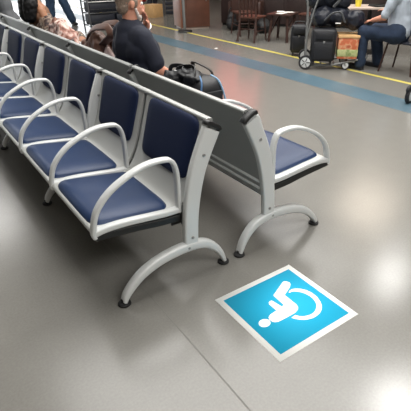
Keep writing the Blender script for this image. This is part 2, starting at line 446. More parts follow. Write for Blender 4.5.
def pad(name, P, vc, _f, prof, width, m, root, seat):
    """upholstered pad lying on the shell profile between two of its arc positions"""
    # arc-length table of the profile
    d = [0]
    for a, b in zip(prof, prof[1:]): d.append(d[-1]+(b-a).length)
    def at(s):
        s = max(0, min(d[-1]-1e-6, s))
        for i in range(len(d)-1):
            if d[i+1] >= s:
                f = (s-d[i])/(d[i+1]-d[i]); t = (prof[i+1]-prof[i]).normalized()
                return prof[i].lerp(prof[i+1], f), V((t.z, 0, -t.x))
    def s_of(test):
        for i, p in enumerate(prof):
            if test(p): return d[i]
    if seat: s0 = s_of(lambda p: p.x < .690 and p.z > .43); s1 = s_of(lambda p: p.x < .270 and p.z < .43)
    else: s0 = s_of(lambda p: p.z > .53); s1 = d[-1]-.002
    T = .034 if seat else .026
    N, RN = 44, 10
    sc, sh = (s0+s1)/2, (s1-s0)/2
    bm = bmesh.new(); rings = []
    for r_ in range(RN+2):
        r = min(1, [0, .2, .4, .58, .72, .83, .91, .96, .985, 1, 1, 1][r_])
        ring = []
        for j in range(N):
            a = 2*PI*j/N; ca, sa = math.cos(a), math.sin(a); e = 2/(9 if seat else 8)
            x = math.copysign(abs(ca)**e, ca); y = math.copysign(abs(sa)**e, sa)
            vv = vc + r*x*width/2*(1-.02*y*(1 if seat else -1)); s = sc + r*y*sh
            if not seat: s += 0
            h = T*(1-r**7)**.5 if r < 1 else 0
            if seat: h -= .007*math.exp(-((x*r)**2+(y*r+.1)**2)*3.2)*(1 if r < .95 else 0)
            if r_ == RN+1: h = -.002
            p, n = at(s); n = V((abs(n.x), 0, abs(n.z)))
            q = p + n*(h+.001)
            if seat and y*r < -.75: q.z -= .012*((-y*r-.75)/.25)**2
            ring.append(P(q.x, vv, q.z))
        rings.append(ring)
    c = bm.verts.new(sum(rings[0], V((0, 0, 0)))/N)
    rv = [[bm.verts.new(p) for p in ring] for ring in rings[1:]]
    for j in range(N): bm.faces.new((c, rv[0][j], rv[0][(j+1) % N]))
    for A, B in zip(rv, rv[1:]):
        for j in range(N): bm.faces.new((A[j], B[j], B[(j+1) % N], A[(j+1) % N]))
    bm.faces.new(rv[-1])
    return obj(name, bm, m, root, sharp=70)

bench(1.157, -1, 4, 'near row of navy padded airport seats, facing left, with white armrests', .045)
bench(1.2695, 1, 5, 'far row of airport seats seen from its grey metal back, people sitting on it', .015)

# ------------------------------------------------------------------ people
def at2(root, x, y, z): return V((x, y, z))

def hand(bm, wrist, direction, palm_n, s=1., curl=.5, thumb=1):
    """palm and five bent fingers; direction = towards finger tips, palm_n = out of the palm"""
    w = V(wrist); d = V(direction).normalized(); n = V(palm_n); n = (n-d*n.dot(d)).normalized(); a = d.cross(n)*thumb
    ball(bm, w+d*.045*s, (.001, .001, .001))
    for q in (-.026, -.009, .009, .026): cap(bm, w+d*.005*s+a*q*.55*s, w+d*.085*s+a*q*s, .016*s, .013*s, 8)
    for q, ln in ((-.029, .068), (-.010, .080), (.010, .086), (.029, .076)):
        p0 = w+d*.085*s+a*q*s; dd = d
        for seg, f in enumerate((.45, .32, .23)):
            dd = (dd + n*curl*.55).normalized(); p1 = p0+dd*ln*f*s
            cap(bm, p0, p1, (.0095-.001*seg)*s, (.0088-.001*seg)*s, 8); p0 = p1
    p0 = w+d*.025*s+a*.026*s
    p1 = p0+(d*.6+a*.7+n*.3).normalized()*.042*s; p2 = p1+(d*.9+n*.4).normalized()*.030*s
    cap(bm, p0, p1, .014*s, .011*s, 8); cap(bm, p1, p2, .011*s, .009*s, 8)

def head(bm, c, fwd, up=(0,0,1), s=1.):
    """skull, jaw, nose, brow, lips and ears around centre c"""
    f = V(fwd).normalized(); u = V(up); u = (u-f*u.dot(f)).normalized(); l = u.cross(f)
    R = Matrix((f, l, u)).transposed()
    g = lambda x, y, z: V(c)+R @ V((x*s, y*s, z*s))
    ball(bm, g(-.012, 0, .025), (.098*s, .076*s, .092*s), R, 20)
    ball(bm, g(.030, 0, -.035), (.062*s, .060*s, .075*s), R, 18)
    ball(bm, g(.052, 0, -.088), (.034*s, .034*s, .028*s), R, 12)
    cap(bm, g(.083, 0, .012), g(.107, 0, -.028), .009*s, .014*s, 8)
    cap(bm, g(.078, .028, .030), g(.078, -.028, .030), .013*s, .013*s, 8)
    cap(bm, g(.084, .014, -.058), g(.084, -.014, -.058), .010*s, .010*s, 8)
    for y in (-1, 1):
        ball(bm, g(-.005, y*.078, -.010), (.018*s, .010*s, .032*s), R, 10)
        ball(bm, g(.055, y*.034, -.020), (.025*s, .022*s, .024*s), R, 10)
    return g, R

# --- man in navy polo on the far bench, facing +X
man = empty('person', (1.50, 3.40, 0))
tag(man, 'grey-haired man in a navy polo shirt sitting with his hand at his chin', 'person')
bm = bmesh.new()
HC = (.035, .0, 1.205)
chain(bm, [((.09, 0, .56), .15), ((.045, 0, .74), .145), ((.03, 0, .93), .145), ((.02, 0, 1.0), .10), ((.02, 0, 1.08), .062), ((.03, 0, 1.14), .060)])
cap(bm, (.03, .16, .985), (.03, -.16, .985), .075, .075)
cap(bm, (.05, .11, .90), (.05, -.11, .90), .12, .12)
for y in (-1, 1):
    cap(bm, (.10, y*.09, .56), (.50, y*.13, .58), .092, .068)
    chain(bm, [((.50, y*.13, .58), .062), ((.53, y*.13, .30), .056), ((.52, y*.13, .09), .042)])
    cap(bm, (.50, y*.13, .045), (.68, y*.14, .035), .040, .034)
chain(bm, [((.03, -.165, .955), .055), ((.095, -.262, .77), .045), ((.20, -.25, .70), .039), ((.33, -.19, .665), .029)])
hand(bm, (.33, -.19, .665), (1, .3, -.2), (0, .2, -1), 1, .4, -1)
chain(bm, [((.03, .20, .985), .062), ((.22, .25, .80), .048), ((.21, .13, .95), .040), ((.175, .045, 1.055), .030)])
hand(bm, (.175, .045, 1.055), (-.25, -.42, .75), (-1, 0, -.1), .92, .5, 1)
g, R = head(bm, HC, (1, -.12, -.12))
remesh('body', bm, M['skin'], man, .0075, 3)
bm = bmesh.new()
chain(bm, [((.09, 0, .58), .168), ((.045, 0, .74), .163), ((.032, 0, .92), .160), ((.02, 0, .995), .118), ((.02, 0, 1.045), .080)])
cap(bm, (.03, .165, .985), (.03, -.16, .975), .090, .090)
cap(bm, (.045, .12, .88), (.045, -.12, .88), .137, .137)
cap(bm, (.02, .12, .75), (.02, -.12, .75), .125, .125)
for p, q in (((.03, -.175, .968), (.080, -.245, .815)), ((.03, .195, .985), (.16, .245, .855))): cap(bm, p, q, .080, .070)
def fold(amp, fr):
    return lambda p, n: n*(amp*noise.noise(p*fr))
remesh('polo_shirt', bm, M['navy_polo'], man, .010, 5, fold(.012, 9))
bm = bmesh.new()
for y in (-1, 1):
    cap(bm, (.10, y*.09, .56), (.50, y*.13, .58), .104, .080); chain(bm, [((.50, y*.13, .58), .080), ((.53, y*.13, .30), .070), ((.52, y*.13, .10), .064)])
cap(bm, (.09, .07, .56), (.09, -.07, .56), .15, .15)
remesh('trousers', bm, M['trouser'], man, .012, 4, fold(.010, 8))
for y in (-1, 1):
    bm = bmesh.new(); cap(bm, (.50, y*.13, .045), (.68, y*.14, .038), .050, .043); box(bm, (.59, y*.135, .012), (.27, .085, .024), .01); remesh('shoe', bm, M['shoe'], man, .010, 3)
bm = bmesh.new(); ball(bm, g(-.020, 0, .040), (.100, .081, .088), R, 24)
for v in [v for v in bm.verts if (R.transposed() @ (v.co-V(HC))).x > .045 and (R.transposed() @ (v.co-V(HC))).z < .075]: v.co = g(.04, 0, .04).lerp(v.co, .72)
ball(bm, g(-.052, 0, -.025), (.052, .066, .060), R, 16)
for y in (-1, 1): ball(bm, g(.018, y*.066, .004), (.022, .012, .038), R, 10)
remesh('hair', bm, M['greyhair'], man, .008, 2, fold(.006, 60))
bm = bmesh.new(); ball(bm, g(.052, 0, -.092), (.042, .044, .036), R, 14)
for y in (-1, 1): cap(bm, g(.048, y*.040, -.085), g(.022, y*.066, -.030), .018, .010, 10)
cap(bm, g(.090, .02, -.043), g(.090, -.02, -.043), .009, .009, 8)
remesh('beard', bm, M['whitebeard'], man, .007, 2, fold(.005, 70))
for y in (-1, 1):
    bm = bmesh.new(); ball(bm, g(.079, y*.031, .005), .012, None, 10); obj('eye', bm, M['white'], man)
bm = bmesh.new(); sweep(bm, [V((.190, .08, 1.015)), V((.181, .06, 1.035))], circ(.040, 16)); obj('wristwatch', bm, M['steel'], man)

# --- woman with long black hair further along the far bench
wom = empty('person', (1.53, 6.17, 0))
tag(wom, 'person with long black hair and a tan top, seen from behind on the bench', 'person')
bm = bmesh.new()
chain(bm, [((.08, 0, .56), .15), ((.05, 0, .74), .125), ((.04, 0, .92), .125), ((.03, 0, .99), .085), ((.03, 0, 1.07), .052), ((.04, 0, 1.12), .050)])
cap(bm, (.03, .14, .96), (.03, -.14, .96), .062, .062)
for y in (-1, 1):
    cap(bm, (.10, y*.09, .56), (.48, y*.10, .57), .090, .064); chain(bm, [((.48, y*.10, .57), .058), ((.51, y*.10, .30), .050), ((.49, y*.10, .09), .038)])
    cap(bm, (.48, y*.10, .04), (.65, y*.11, .034), .036, .030)
chain(bm, [((.03, .175, .96), .052), ((.05, .24, .73), .042), ((.22, .16, .64), .032)]); hand(bm, (.22, .16, .64), (1, -.3, -.1), (0, 0, -1), .9, .4, 1)
chain(bm, [((.03, -.175, .96), .052), ((.08, -.25, .74), .042), ((.26, -.16, .65), .032)]); hand(bm, (.26, -.16, .65), (1, .3, -.1), (0, 0, -1), .9, .4, -1)
g2, R2 = head(bm, (.05, 0, 1.185), (1, 0, -.1), s=.95)
remesh('body', bm, M['tan_skin'], wom, .009, 3)
bm = bmesh.new(); chain(bm, [((.08, 0, .58), .165), ((.05, 0, .74), .142), ((.04, 0, .89), .142)]); cap(bm, (.03, .12, .90), (.03, -.12, .90), .098, .098)
cap(bm, (.03, .185, .955), (.045, .235, .78), .063, .056)
remesh('tan_top', bm, M['tan'], wom, .010, 5, fold(.010, 9))
bm = bmesh.new(); chain(bm, [((.08, 0, .56), .16), ((.30, 0, .57), .15), ((.47, 0, .56), .12), ((.50, 0, .34), .13)])
remesh('skirt', bm, M['floral'], wom, .012, 5, fold(.014, 9))
bm = bmesh.new(); ball(bm, g2(-.02, 0, .035), (.108, .088, .098), R2, 20)
chain(bm, [((-.03, 0, 1.15), .09), ((-.06, -.05, 1.02), .11), ((-.10, -.05, .92), .095)])
for y in (-1, 1): chain(bm, [((-.02, y*.06, 1.15), .07), ((-.07, y*.105-.05, 1.02), .085), ((-.095, y*.10-.05, .910), .074)])
remesh('hair', bm, M['blackhair'], wom, .010, 4, fold(.010, 30))

# ------------------------------------------------------------------ belongings on the far bench
def heap(name, loc, lumps, m, vox=.010, amp=.03, fr=8, sm=5, parent=None):
    bm = bmesh.new()
    for c, r in lumps: ball(bm, c, r, None, 14)
    o = remesh(name, bm, m, parent, vox, sm, lambda p, n: n*(amp*(noise.noise(p*fr)+.5*noise.noise(p*fr*2.3))))
    if not parent: o.location = loc
    return o

# black travel bag beside the man
bag = empty('travel_bag', (1.68, 2.77, .46))
tag(bag, 'black holdall with blue edging on the bench seat beside the man', 'bag')
bm = bmesh.new(); box(bm, (0, 0, .17), (.26, .50, .34), .07, None, 4)
for v in bm.verts:
    k = max(0, v.co.z)/.34; v.co.x *= 1-.28*k; v.co.y *= 1-.10*k; v.co.y += -.01
remesh('bag_body', bm, M['blackcloth'], bag, .010, 6, lambda p, n: n*(.013*noise.noise(p*10)))
for sx, sy in ((-1, -1), (1, -1)):
    bm = bmesh.new(); pth = smooth_path([V((sx*.125, -.235, .02)), V((sx*.115, -.243, .12)), V((sx*.098, -.236, .22)), V((sx*.070, -.210, .315)), V((sx*.045, -.15, .345))], 5)
    sweep(bm, pth, rrect(.016, .012, .004)); obj('blue_piping', bm, M['blue'] if sx < 0 else M['lightblue'], bag)
bm = bmesh.new(); box(bm, (0, -.247, .15), (.15, .016, .22), .006); obj('end_panel', bm, M['blackcloth'], bag)
for sx, y0, y1, h in ((-1, -.15, .10, .385), (1, -.12, .14, .40), (-1, .02, .20, .37)):
    bm = bmesh.new(); pth = smooth_path([V((sx*.085, y0, .29)), V((sx*.075, y0+.01, .36)), V((sx*.03, (2*y0+y1)/3, h)), V((sx*.03, (y0+2*y1)/3, h)), V((sx*.075, y1-.01, .36)), V((sx*.085, y1, .29))], 5)
    sweep(bm, pth, rrect(.030, .009, .003)); obj('carry_strap', bm, M['black'], bag)
heap('front_pocket', None, [((-.10, .12, .29), (.07, .11, .055)), ((-.04, .02, .335), (.08, .16, .035)), ((-.07, -.10, .33), (.06, .09, .035))], M['blackcloth'], .010, .022, 16, 3, bag)
bm = bmesh.new(); lathe(bm, [(.022, 0), (.022, .004), (.012, .006)], (-.130, -.05, .255), 14, Ry(-PI/2+.25)); obj('round_badge', bm, M['paper'], bag)
for q in ((-.10, .09, .352), (-.085, -.07, .345), (.02, .03, .372)):
    bm = bmesh.new(); box(bm, q, (.018, .03, .006), .002); obj('buckle', bm, M['steel'], bag)

# brown leather handbag
hb = empty('handbag', (1.60, 4.32, .46))
tag(hb, 'slouchy brown leather handbag with tall handles on the bench behind the man', 'bag')
heap('bag_body', None, [((0, .26, .14), (.13, .28, .17)), ((-.02, .05, .22), (.12, .24, .21)), ((-.02, .26, .22), (.10, .18, .14)), ((-.03, -.06, .32), (.09, .22, .14))], M['brown'], .010, .032, 9, 6, hb)
for dx, k in ((-.06, 0), (.03, .02)):
    bm = bmesh.new(); pth = smooth_path([V((dx, .16, .37)), V((dx-.01, .04, .44+k)), V((dx-.01, -.12, .495+k)), V((dx-.01, -.28, .52+k)), V((dx, -.40, .525+k)), V((dx, -.44, .47)), V((dx, -.34, .42)), V((dx, -.20, .36))], 6)
    sweep(bm, pth, rrect(.060, .020, .007)); obj('bag_handle', bm, M['brown'], hb)
pb = heap('folded_cloth', (1.56, 4.03, .46), [((0, 0, .10), (.06, .07, .13)), ((0, .01, .24), (.05, .05, .12))], M['pinkpaper'], .008, .012, 12, 4)
tag(pb, 'pale pink folded cloth tucked between the brown handbag and the man', 'cloth')

# patterned shawls
s1 = heap('floral_shawl', (1.60, 5.86, .46), [((0, 0, .16), (.14, .26, .18)), ((-.02, .16, .32), (.11, .17, .15)), ((-.03, -.04, .28), (.11, .18, .15)), ((-.02, .28, .38), (.08, .12, .12)), ((-.03, -.20, .18), (.10, .12, .14))], M['floral'], .011, .035, 9)
tag(s1, 'dark brown and cream floral shawl heaped on the bench next to the black-haired person', 'shawl')
s2 = heap('floral_shawl', (1.58, 5.26, .46), [((0, .05, .15), (.13, .32, .18)), ((-.02, .16, .32), (.10, .20, .15)), ((-.03, -.06, .30), (.10, .20, .14)), ((-.03, -.24, .18), (.08, .22, .15))], M['pinkfloral'], .011, .040, 9)
tag(s2, 'pink and brown floral shawl heaped on the bench next to the brown handbag', 'shawl')
gb = empty('rucksack', (1.57, 8.02, .46)); tag(gb, 'grey rucksack on the bench at the top left corner of the picture', 'bag')
heap('bag_body', None, [((0, 0, .2), (.14, .22, .24)), ((0, .02, .40), (.12, .19, .20)), ((.08, 0, .18), (.10, .17, .16))], M['greycloth'], .012, .012, 6, 6, gb)
bm = bmesh.new(); sweep(bm, smooth_path([V((-.13, -.12, .08)), V((-.155, -.10, .28)), V((-.135, -.07, .48)), V((-.06, -.05, .59))], 5), rrect(.05, .014, .005)); obj('shoulder_strap', bm, M['black'], gb)
bm = bmesh.new(); tube(bm, [(-.02, -.05, .58), (-.02, -.03, .64), (-.02, .05, .64), (-.02, .07, .58)], .010, 8, 4); obj('carry_strap', bm, M['paper'], gb)

# ------------------------------------------------------------------ standing person in jeans, far behind
jp = empty('person', (3.70, 12.55, 0), 0)
tag(jp, 'person in blue jeans standing far behind the benches, only the legs in frame', 'person')
bm = bmesh.new()
legs = [((-.11, .0, .90), (-.16, .05, .48), (-.20, .08, .09)), ((.07, 0, .90), (.16, -.04, .50), (.27, -.12, .09))]
for hip, kn, an in legs:
    chain(bm, [(hip, .085), (kn, .058), (an, .040)]); cap(bm, V(an)-V((0, -.02, .05)), V(an)+V((.03, -.17, -.05)), .038, .032)
chain(bm, [((-.02, 0, .93), .15), ((-.02, 0, 1.15), .135), ((-.02, 0, 1.35), .15), ((-.02, 0, 1.50), .055)])
cap(bm, (-.19, 0, 1.40), (.15, 0, 1.40), .065, .065)
for x, d in ((-.21, -1), (.17, 1)):
    chain(bm, [((x, 0, 1.40), .052), ((x+d*.06, .02, 1.12), .042), ((x+d*.05, -.08, .88), .030)]); hand(bm, (x+d*.05, -.08, .88), (0, -.2, -1), (-d, 0, 0), .95, .4, 1)
g3, R3 = head(bm, (-.02, -.02, 1.64), (.2, -1, 0))
remesh('body', bm, M['skin'], jp, .011, 3)
bm = bmesh.new()
for hip, kn, an in legs: chain(bm, [(hip, .125), (kn, .112), (V(an)+V((0, 0, .03)), .098)])
cap(bm, (-.10, 0, .94), (.06, 0, .94), .13, .13)
remesh('jeans', bm, M['jeans'], jp, .012, 4, fold(.014, 9))
bm = bmesh.new(); chain(bm, [((-.02, 0, 1.0), .165), ((-.02, 0, 1.2), .155), ((-.02, 0, 1.36), .15)]); cap(bm, (-.19, 0, 1.38), (.15, 0, 1.38), .085, .085)
remesh('shirt', bm, M['paper'], jp, .014, 4)
for hip, kn, an in legs:
    a = V(an); bm = bmesh.new(); cap(bm, a+V((0, .03, -.045)), a+V((.03, -.18, -.05)), .048, .040); remesh('shoe', bm, M['shoe'], jp, .010, 3)
bm = bmesh.new(); ball(bm, g3(-.03, 0, .045), (.100, .084, .090), R3, 18); obj('hair', bm, M['blackhair'], jp)

# ------------------------------------------------------------------ wire rack of black baskets
rk = empty('wire_rack', (4.63, 11.3, 0), 0)
tag(rk, 'black wire rack with shelves standing behind the man on the bench', 'rack')
for x in (-.68, .68):
    for y in (-.22, .22):
        bm = bmesh.new(); tube(bm, [(x, y, 0), (x, y, 1.15)], .020, 8); obj('post', bm, M['greycloth'] if x < 0 else M['black'], rk)
for z in (.10, .36, .60, .84, 1.08):
    bm = bmesh.new()
    for y in (-.22, .22):
        tube(bm, [(-.68, y, z), (.68, y, z)], .009, 6); tube(bm, [(-.68, y, z+.09), (.68, y, z+.09)], .006, 6)
    for i in range(15):
        x = -.66+i*.0943; tube(bm, [(x, -.22, z+.09), (x, -.22, z), (x, .22, z), (x, .22, z+.09)], .004, 5)
    for x in (-.68, .68): tube(bm, [(x, -.22, z), (x, .22, z)], .008, 6)
    obj('wire_shelf', bm, M['black'] if z != .60 else M['steel'], rk)
for i, (x, z, w, h) in enumerate([(-.34, .10, .62, .225), (.33, .10, .64, .22), (-.20, .36, .88, .21), (.46, .36, .38, .18), (.0, .60, 1.26, .20), (.0, .84, 1.24, .2)]):
    bm = bmesh.new(); box(bm, (4.63+x, 11.3, z+.013+h/2), (w, .36, h), .03)
    o = obj('storage_bag', bm, M['darkbag']); tag(o, ['black bag on the left of the bottom shelf of the wire rack', 'black bag on the right of the bottom shelf of the wire rack', 'wide black bag on the second shelf of the wire rack', 'short black bag at the right on the second shelf of the wire rack', 'long black bag on the third shelf of the wire rack', 'long black bag on the fourth shelf of the wire rack'][i], 'bag', 'bags on the wire rack')

# ------------------------------------------------------------------ far things behind the man's head
rb = empty('tote_bag', (6.50, 13.4, 0), .4); tag(rb, 'red bag on a tan carton on the floor behind the man', 'bag')
rb.location.z = .34
heap('bag_body', None, [((0, 0, .17), (.17, .13, .17)), ((0, 0, .30), (.14, .11, .14))], M['red'], .012, .012, 8, 5, rb)
bm = bmesh.new(); tube(bm, [(-.08, 0, .36), (-.06, 0, .50), (.06, 0, .50), (.08, 0, .36)], .012, 8, 5); obj('carry_strap', bm, M['red'], rb)
ct = empty('carton', (6.45, 12.7, 0), .4); tag(ct, 'tan carton on the floor under the red bag', 'box')
mkbox('carton_body', (0, 0, .165), (.42, .34, .33), M['card'], ct, .006); mkbox('packing_tape', (0, 0, .331), (.42, .05, .002), M['tabletop'], ct, 0)

dp = empty('person', (6.98, 13.8, 0), .3); tag(dp, 'person in dark trousers standing beside the red bag, only the legs in frame', 'person')
bm = bmesh.new()
legs = [((-.10, 0, .90), (-.11, -.03, .48), (-.12, 0, .09)), ((.10, 0, .90), (.11, -.03, .48), (.13, 0, .09))]
for hip, kn, an in legs:
    chain(bm, [(hip, .085), (kn, .058), (an, .040)]); cap(bm, V(an)-V((0, -.02, .05)), V(an)+V((0, -.17, -.05)), .038, .032)
chain(bm, [((0, 0, .93), .15), ((0, 0, 1.15), .135), ((0, 0, 1.35), .15), ((0, 0, 1.50), .055)]); cap(bm, (-.17, 0, 1.40), (.17, 0, 1.40), .065, .065)
for d in (-1, 1):
    chain(bm, [((d*.19, 0, 1.40), .052), ((d*.25, .02, 1.12), .042), ((d*.24, -.08, .88), .030)]); hand(bm, (d*.24, -.08, .88), (0, -.2, -1), (-d, 0, 0), .95, .4, 1)
g4, R4 = head(bm, (0, -.02, 1.64), (0, -1, 0))
remesh('body', bm, M['skin'], dp, .012, 3)
bm = bmesh.new()
for hip, kn, an in legs: chain(bm, [(hip, .108), (kn, .080), (an, .070)])
cap(bm, (-.08, 0, .94), (.08, 0, .94), .13, .13); remesh('trousers', bm, M['trouser'], dp, .013, 4, fold(.012, 9))
bm = bmesh.new(); chain(bm, [((0, 0, 1.0), .165), ((0, 0, 1.2), .155), ((0, 0, 1.36), .15)]); cap(bm, (-.17, 0, 1.38), (.17, 0, 1.38), .085, .085)
remesh('shirt', bm, M['greycloth'], dp, .014, 4)
for hip, kn, an in legs:
    a = V(an); bm = bmesh.new(); cap(bm, a+V((0, .03, -.045)), a+V((0, -.18, -.05)), .048, .040); remesh('shoe', bm, M['shoe'], dp, .010, 3)
bm = bmesh.new(); ball(bm, g4(-.03, 0, .045), (.100, .084, .090), R4, 18); obj('hair', bm, M['blackhair'], dp)

# slatted dark bench base behind the kiosk
sb = empty('slatted_crate', (7.30, 13.0, 0), -.25); tag(sb, 'dark slatted crate standing behind the brown kiosk', 'crate')
for i in range(6): mkbox('slat', (0, -.18, .07+i*.12), (.62, .02, .085), M['darkbag'], sb, .004)
for x in (-.28, .28):
    for y in (-.16, .16): mkbox('post', (x, y, .36), (.04, .04, .72), M['greycloth'], sb, .004)
mkbox('lid', (0, 0, .735), (.66, .42, .03), M['darkbag'], sb, .005)

# ------------------------------------------------------------------ brown kiosk and stanchion
ks = empty('kiosk', (5.78, 9.94, 0), -.22); tag(ks, 'tall brown wooden kiosk cabinet with pale foot strip behind the post', 'kiosk')
mkbox('cabinet_body', (.36, .33, .58), (.70, .62, 1.08), M['kiosk'], ks, .008)
mkbox('side_panel', (-.003, .33, .58), (.022, .62, 1.08), M['kiosk_side'], ks, .004)
mkbox('plinth', (.36, .335, .02), (.66, .56, .04), M['tabletop'], ks, .004)
mkbox('counter_top', (.36, .33, 1.135), (.78, .70, .03), M['kiosk'], ks, .006)
mkbox('door_panel', (.40, .016, .58), (.54, .012, .92), M['kiosk'], ks, .004)
mkbox('handle', (.62, .004, .66), (.02, .018, .14), M['steel'], ks, .004)
st = empty('barrier_post', (5.67, 9.66, 0)); tag(st, 'grey metal barrier post on a round black base before the brown kiosk', 'post')
bm = bmesh.new(); lathe(bm, [(.17, 0), (.175, .01), (.16, .03), (.06, .045), (.04, .05)], n=24); obj('base', bm, M['black'], st)
bm = bmesh.new(); lathe(bm, [(.032, .045), (.032, .95), (.028, .96)], n=16); obj('post', bm, M['trolley'], st)
bm = bmesh.new(); lathe(bm, [(.042, .88), (.045, .90), (.045, .99), (.038, 1.01)], n=16); obj('belt_head', bm, M['black'], st)

# ------------------------------------------------------------------ dark cafe counter
kc = empty('cafe_counter', (6.98, 10.05, 0), math.atan2(-1.62, 1.45)); tag(kc, 'long dark wooden cafe counter behind the chairs', 'counter')
mkbox('counter_body', (2.4, .30, .52), (4.8, .56, .92), M['darkwood'], kc, .006)
mkbox('plinth', (2.4, .32, .03), (4.76, .50, .06), M['black'], kc, .004)
mkbox('counter_top', (2.4, .28, 1.0), (4.9, .68, .04), M['wood'], kc, .008)
for i in range(6): mkbox('front_panel', (.42+i*.79, .014, .54), (.70, .016, .78), M['darkwood'], kc, .005)
ps = mkbox('paper_scrap', (0, 0, .004), (.07, .05, .006), M['paper'], None, .002); ps.location = (5.03, 7.42, 0); ps.rotation_euler[2] = .4
tag(ps, 'small scrap of white paper lying on the floor near the blue stripe', 'litter')
# ------------------------------------------------------------------ cafe chairs
def chair(loc, rz, label, wood='wood', seatm='redwood', cat='chair'):
    r = empty('cafe_chair', (*loc, 0), rz); tag(r, label, cat, 'wooden cafe chairs')
    bm = bmesh.new(); box(bm, (0, 0, .452), (.42, .42, .035), .012); obj('seat', bm, M[seatm], r)
    for x in (-1, 1):
        bm = bmesh.new(); sweep(bm, [V((x*.17, -.17, .44)), V((x*.215, -.215, 0))], rrect(.036, .036, .008), scl=[1, .75]); obj('leg', bm, M[wood], r)
        bm = bmesh.new(); sweep(bm, smooth_path([V((x*.20, .27, 0)), V((x*.185, .19, .44)), V((x*.18, .205, .65)), V((x*.17, .26, .92))], 5), rrect(.036, .036, .008)); obj('leg', bm, M[wood], r)
    bm = bmesh.new()
    for y in (-.185, .20): sweep(bm, [V((-.18, y, .24)), V((.18, y, .24))], circ(.010, 8))
    for x in (-.19, .19): sweep(bm, [V((x, -.19, .20)), V((x, .22, .20))], circ(.010, 8))
    obj('stretcher', bm, M[wood], r)
    bm = bmesh.new(); box(bm, (0, .255, .86), (.36, .024, .12), .01); obj('backrest', bm, M[seatm], r)
    for x in (-.09, 0, .09):
        bm = bmesh.new(); sweep(bm, [V((x, .20, .46)), V((x, .25, .82))], rrect(.035, .014, .004)); obj('back_slat', bm, M[wood], r)
    return r
chair((6.15, 7.72), 1.95, 'dark wooden cafe chair nearest the brown kiosk, by the yellow line')
chair((6.52, 8.5), 2.9, 'dark wooden cafe chair behind the chair by the yellow line', )
chair((7.42, 7.3), -1.3, 'dark wooden cafe chair behind the low table with papers')
tb = empty('low_table', (6.68, 7.38, 0), .5); tag(tb, 'low dark wooden table with papers on it among the cafe chairs', 'table')
bm = bmesh.new(); box(bm, (0, 0, .50), (.62, .50, .03), .008); obj('table_top', bm, M['wood'], tb)
for x in (-1, 1):
    for y in (-1, 1):
        bm = bmesh.new(); sweep(bm, [V((x*.22, y*.16, .49)), V((x*.27, y*.20, 0))], rrect(.045, .045, .008)); obj('leg', bm, M['wood'], tb)
for y in (-1, 1):
    bm = bmesh.new(); sweep(bm, [V((-.25, y*.18, .15)), V((.24, y*.17, .44))], rrect(.03, .03, .006)); obj('brace', bm, M['wood'], tb)
for i, (x, y, a) in enumerate([(6.56, 7.31, .3), (6.78, 7.34, -.4), (6.71, 7.50, .8)]):
    bm = bmesh.new(); box(bm, (0, 0, .002), (.21, .15, .004)); o = obj('paper_sheet', bm, M['paper'], smooth=False); o.location = (x, y, .516+.0045*i); o.rotation_euler[2] = a
    tag(o, ['white paper sheet on the low cafe table, the nearest', 'white paper sheet on the low cafe table, nearest the suitcase', 'white paper sheet on the low cafe table, the farthest'][i], 'paper', 'papers on the low table')
# dark upholstered armchair and a bag on the floor left of the chairs
ac = empty('armchair', (7.15, 9.22, 0), 2.3); tag(ac, 'dark brown armchair beside the kiosk', 'armchair')
mkbox('seat', (0, 0, .30), (.56, .56, .22), M['wood'], ac, .05)
mkbox('backrest', (0, .30, .52), (.66, .14, .66), M['wood'], ac, .05)
for x in (-1, 1): mkbox('arm', (x*.33, 0, .40), (.12, .62, .40), M['wood'], ac, .04)
for x in (-1, 1):
    for y in (-1, 1): mkbox('leg', (x*.28, y*.26, .10), (.05, .05, .20), M['black'], ac, .006)
kb = empty('shoulder_bag', (6.72, 9.20, 0), .3); tag(kb, 'black bag on the floor between the kiosk and the cafe chairs', 'bag')
heap('bag_body', None, [((0, 0, .15), (.20, .13, .155)), ((0, 0, .28), (.15, .10, .12))], M['blackcloth'], .012, .014, 8, 4, kb)
bm = bmesh.new(); tube(bm, [(-.13, 0, .30), (-.10, 0, .46), (.10, 0, .46), (.13, 0, .30)], .012, 8, 5); obj('carry_strap', bm, M['black'], kb)
b3 = empty('holdall', (7.1, 8.5, 0), .9); tag(b3, 'black holdall on the floor among the dark cafe chairs', 'bag')
heap('bag_body', None, [((-.12, 0, .14), (.2, .16, .145)), ((.12, 0, .14), (.2, .16, .145))], M['blackcloth'], .012, .012, 8, 4, b3)
bm = bmesh.new(); tube(bm, [(-.13, 0, .26), (-.08, 0, .36), (.08, 0, .36), (.13, 0, .26)], .012, 8, 5); obj('carry_strap', bm, M['black'], b3)

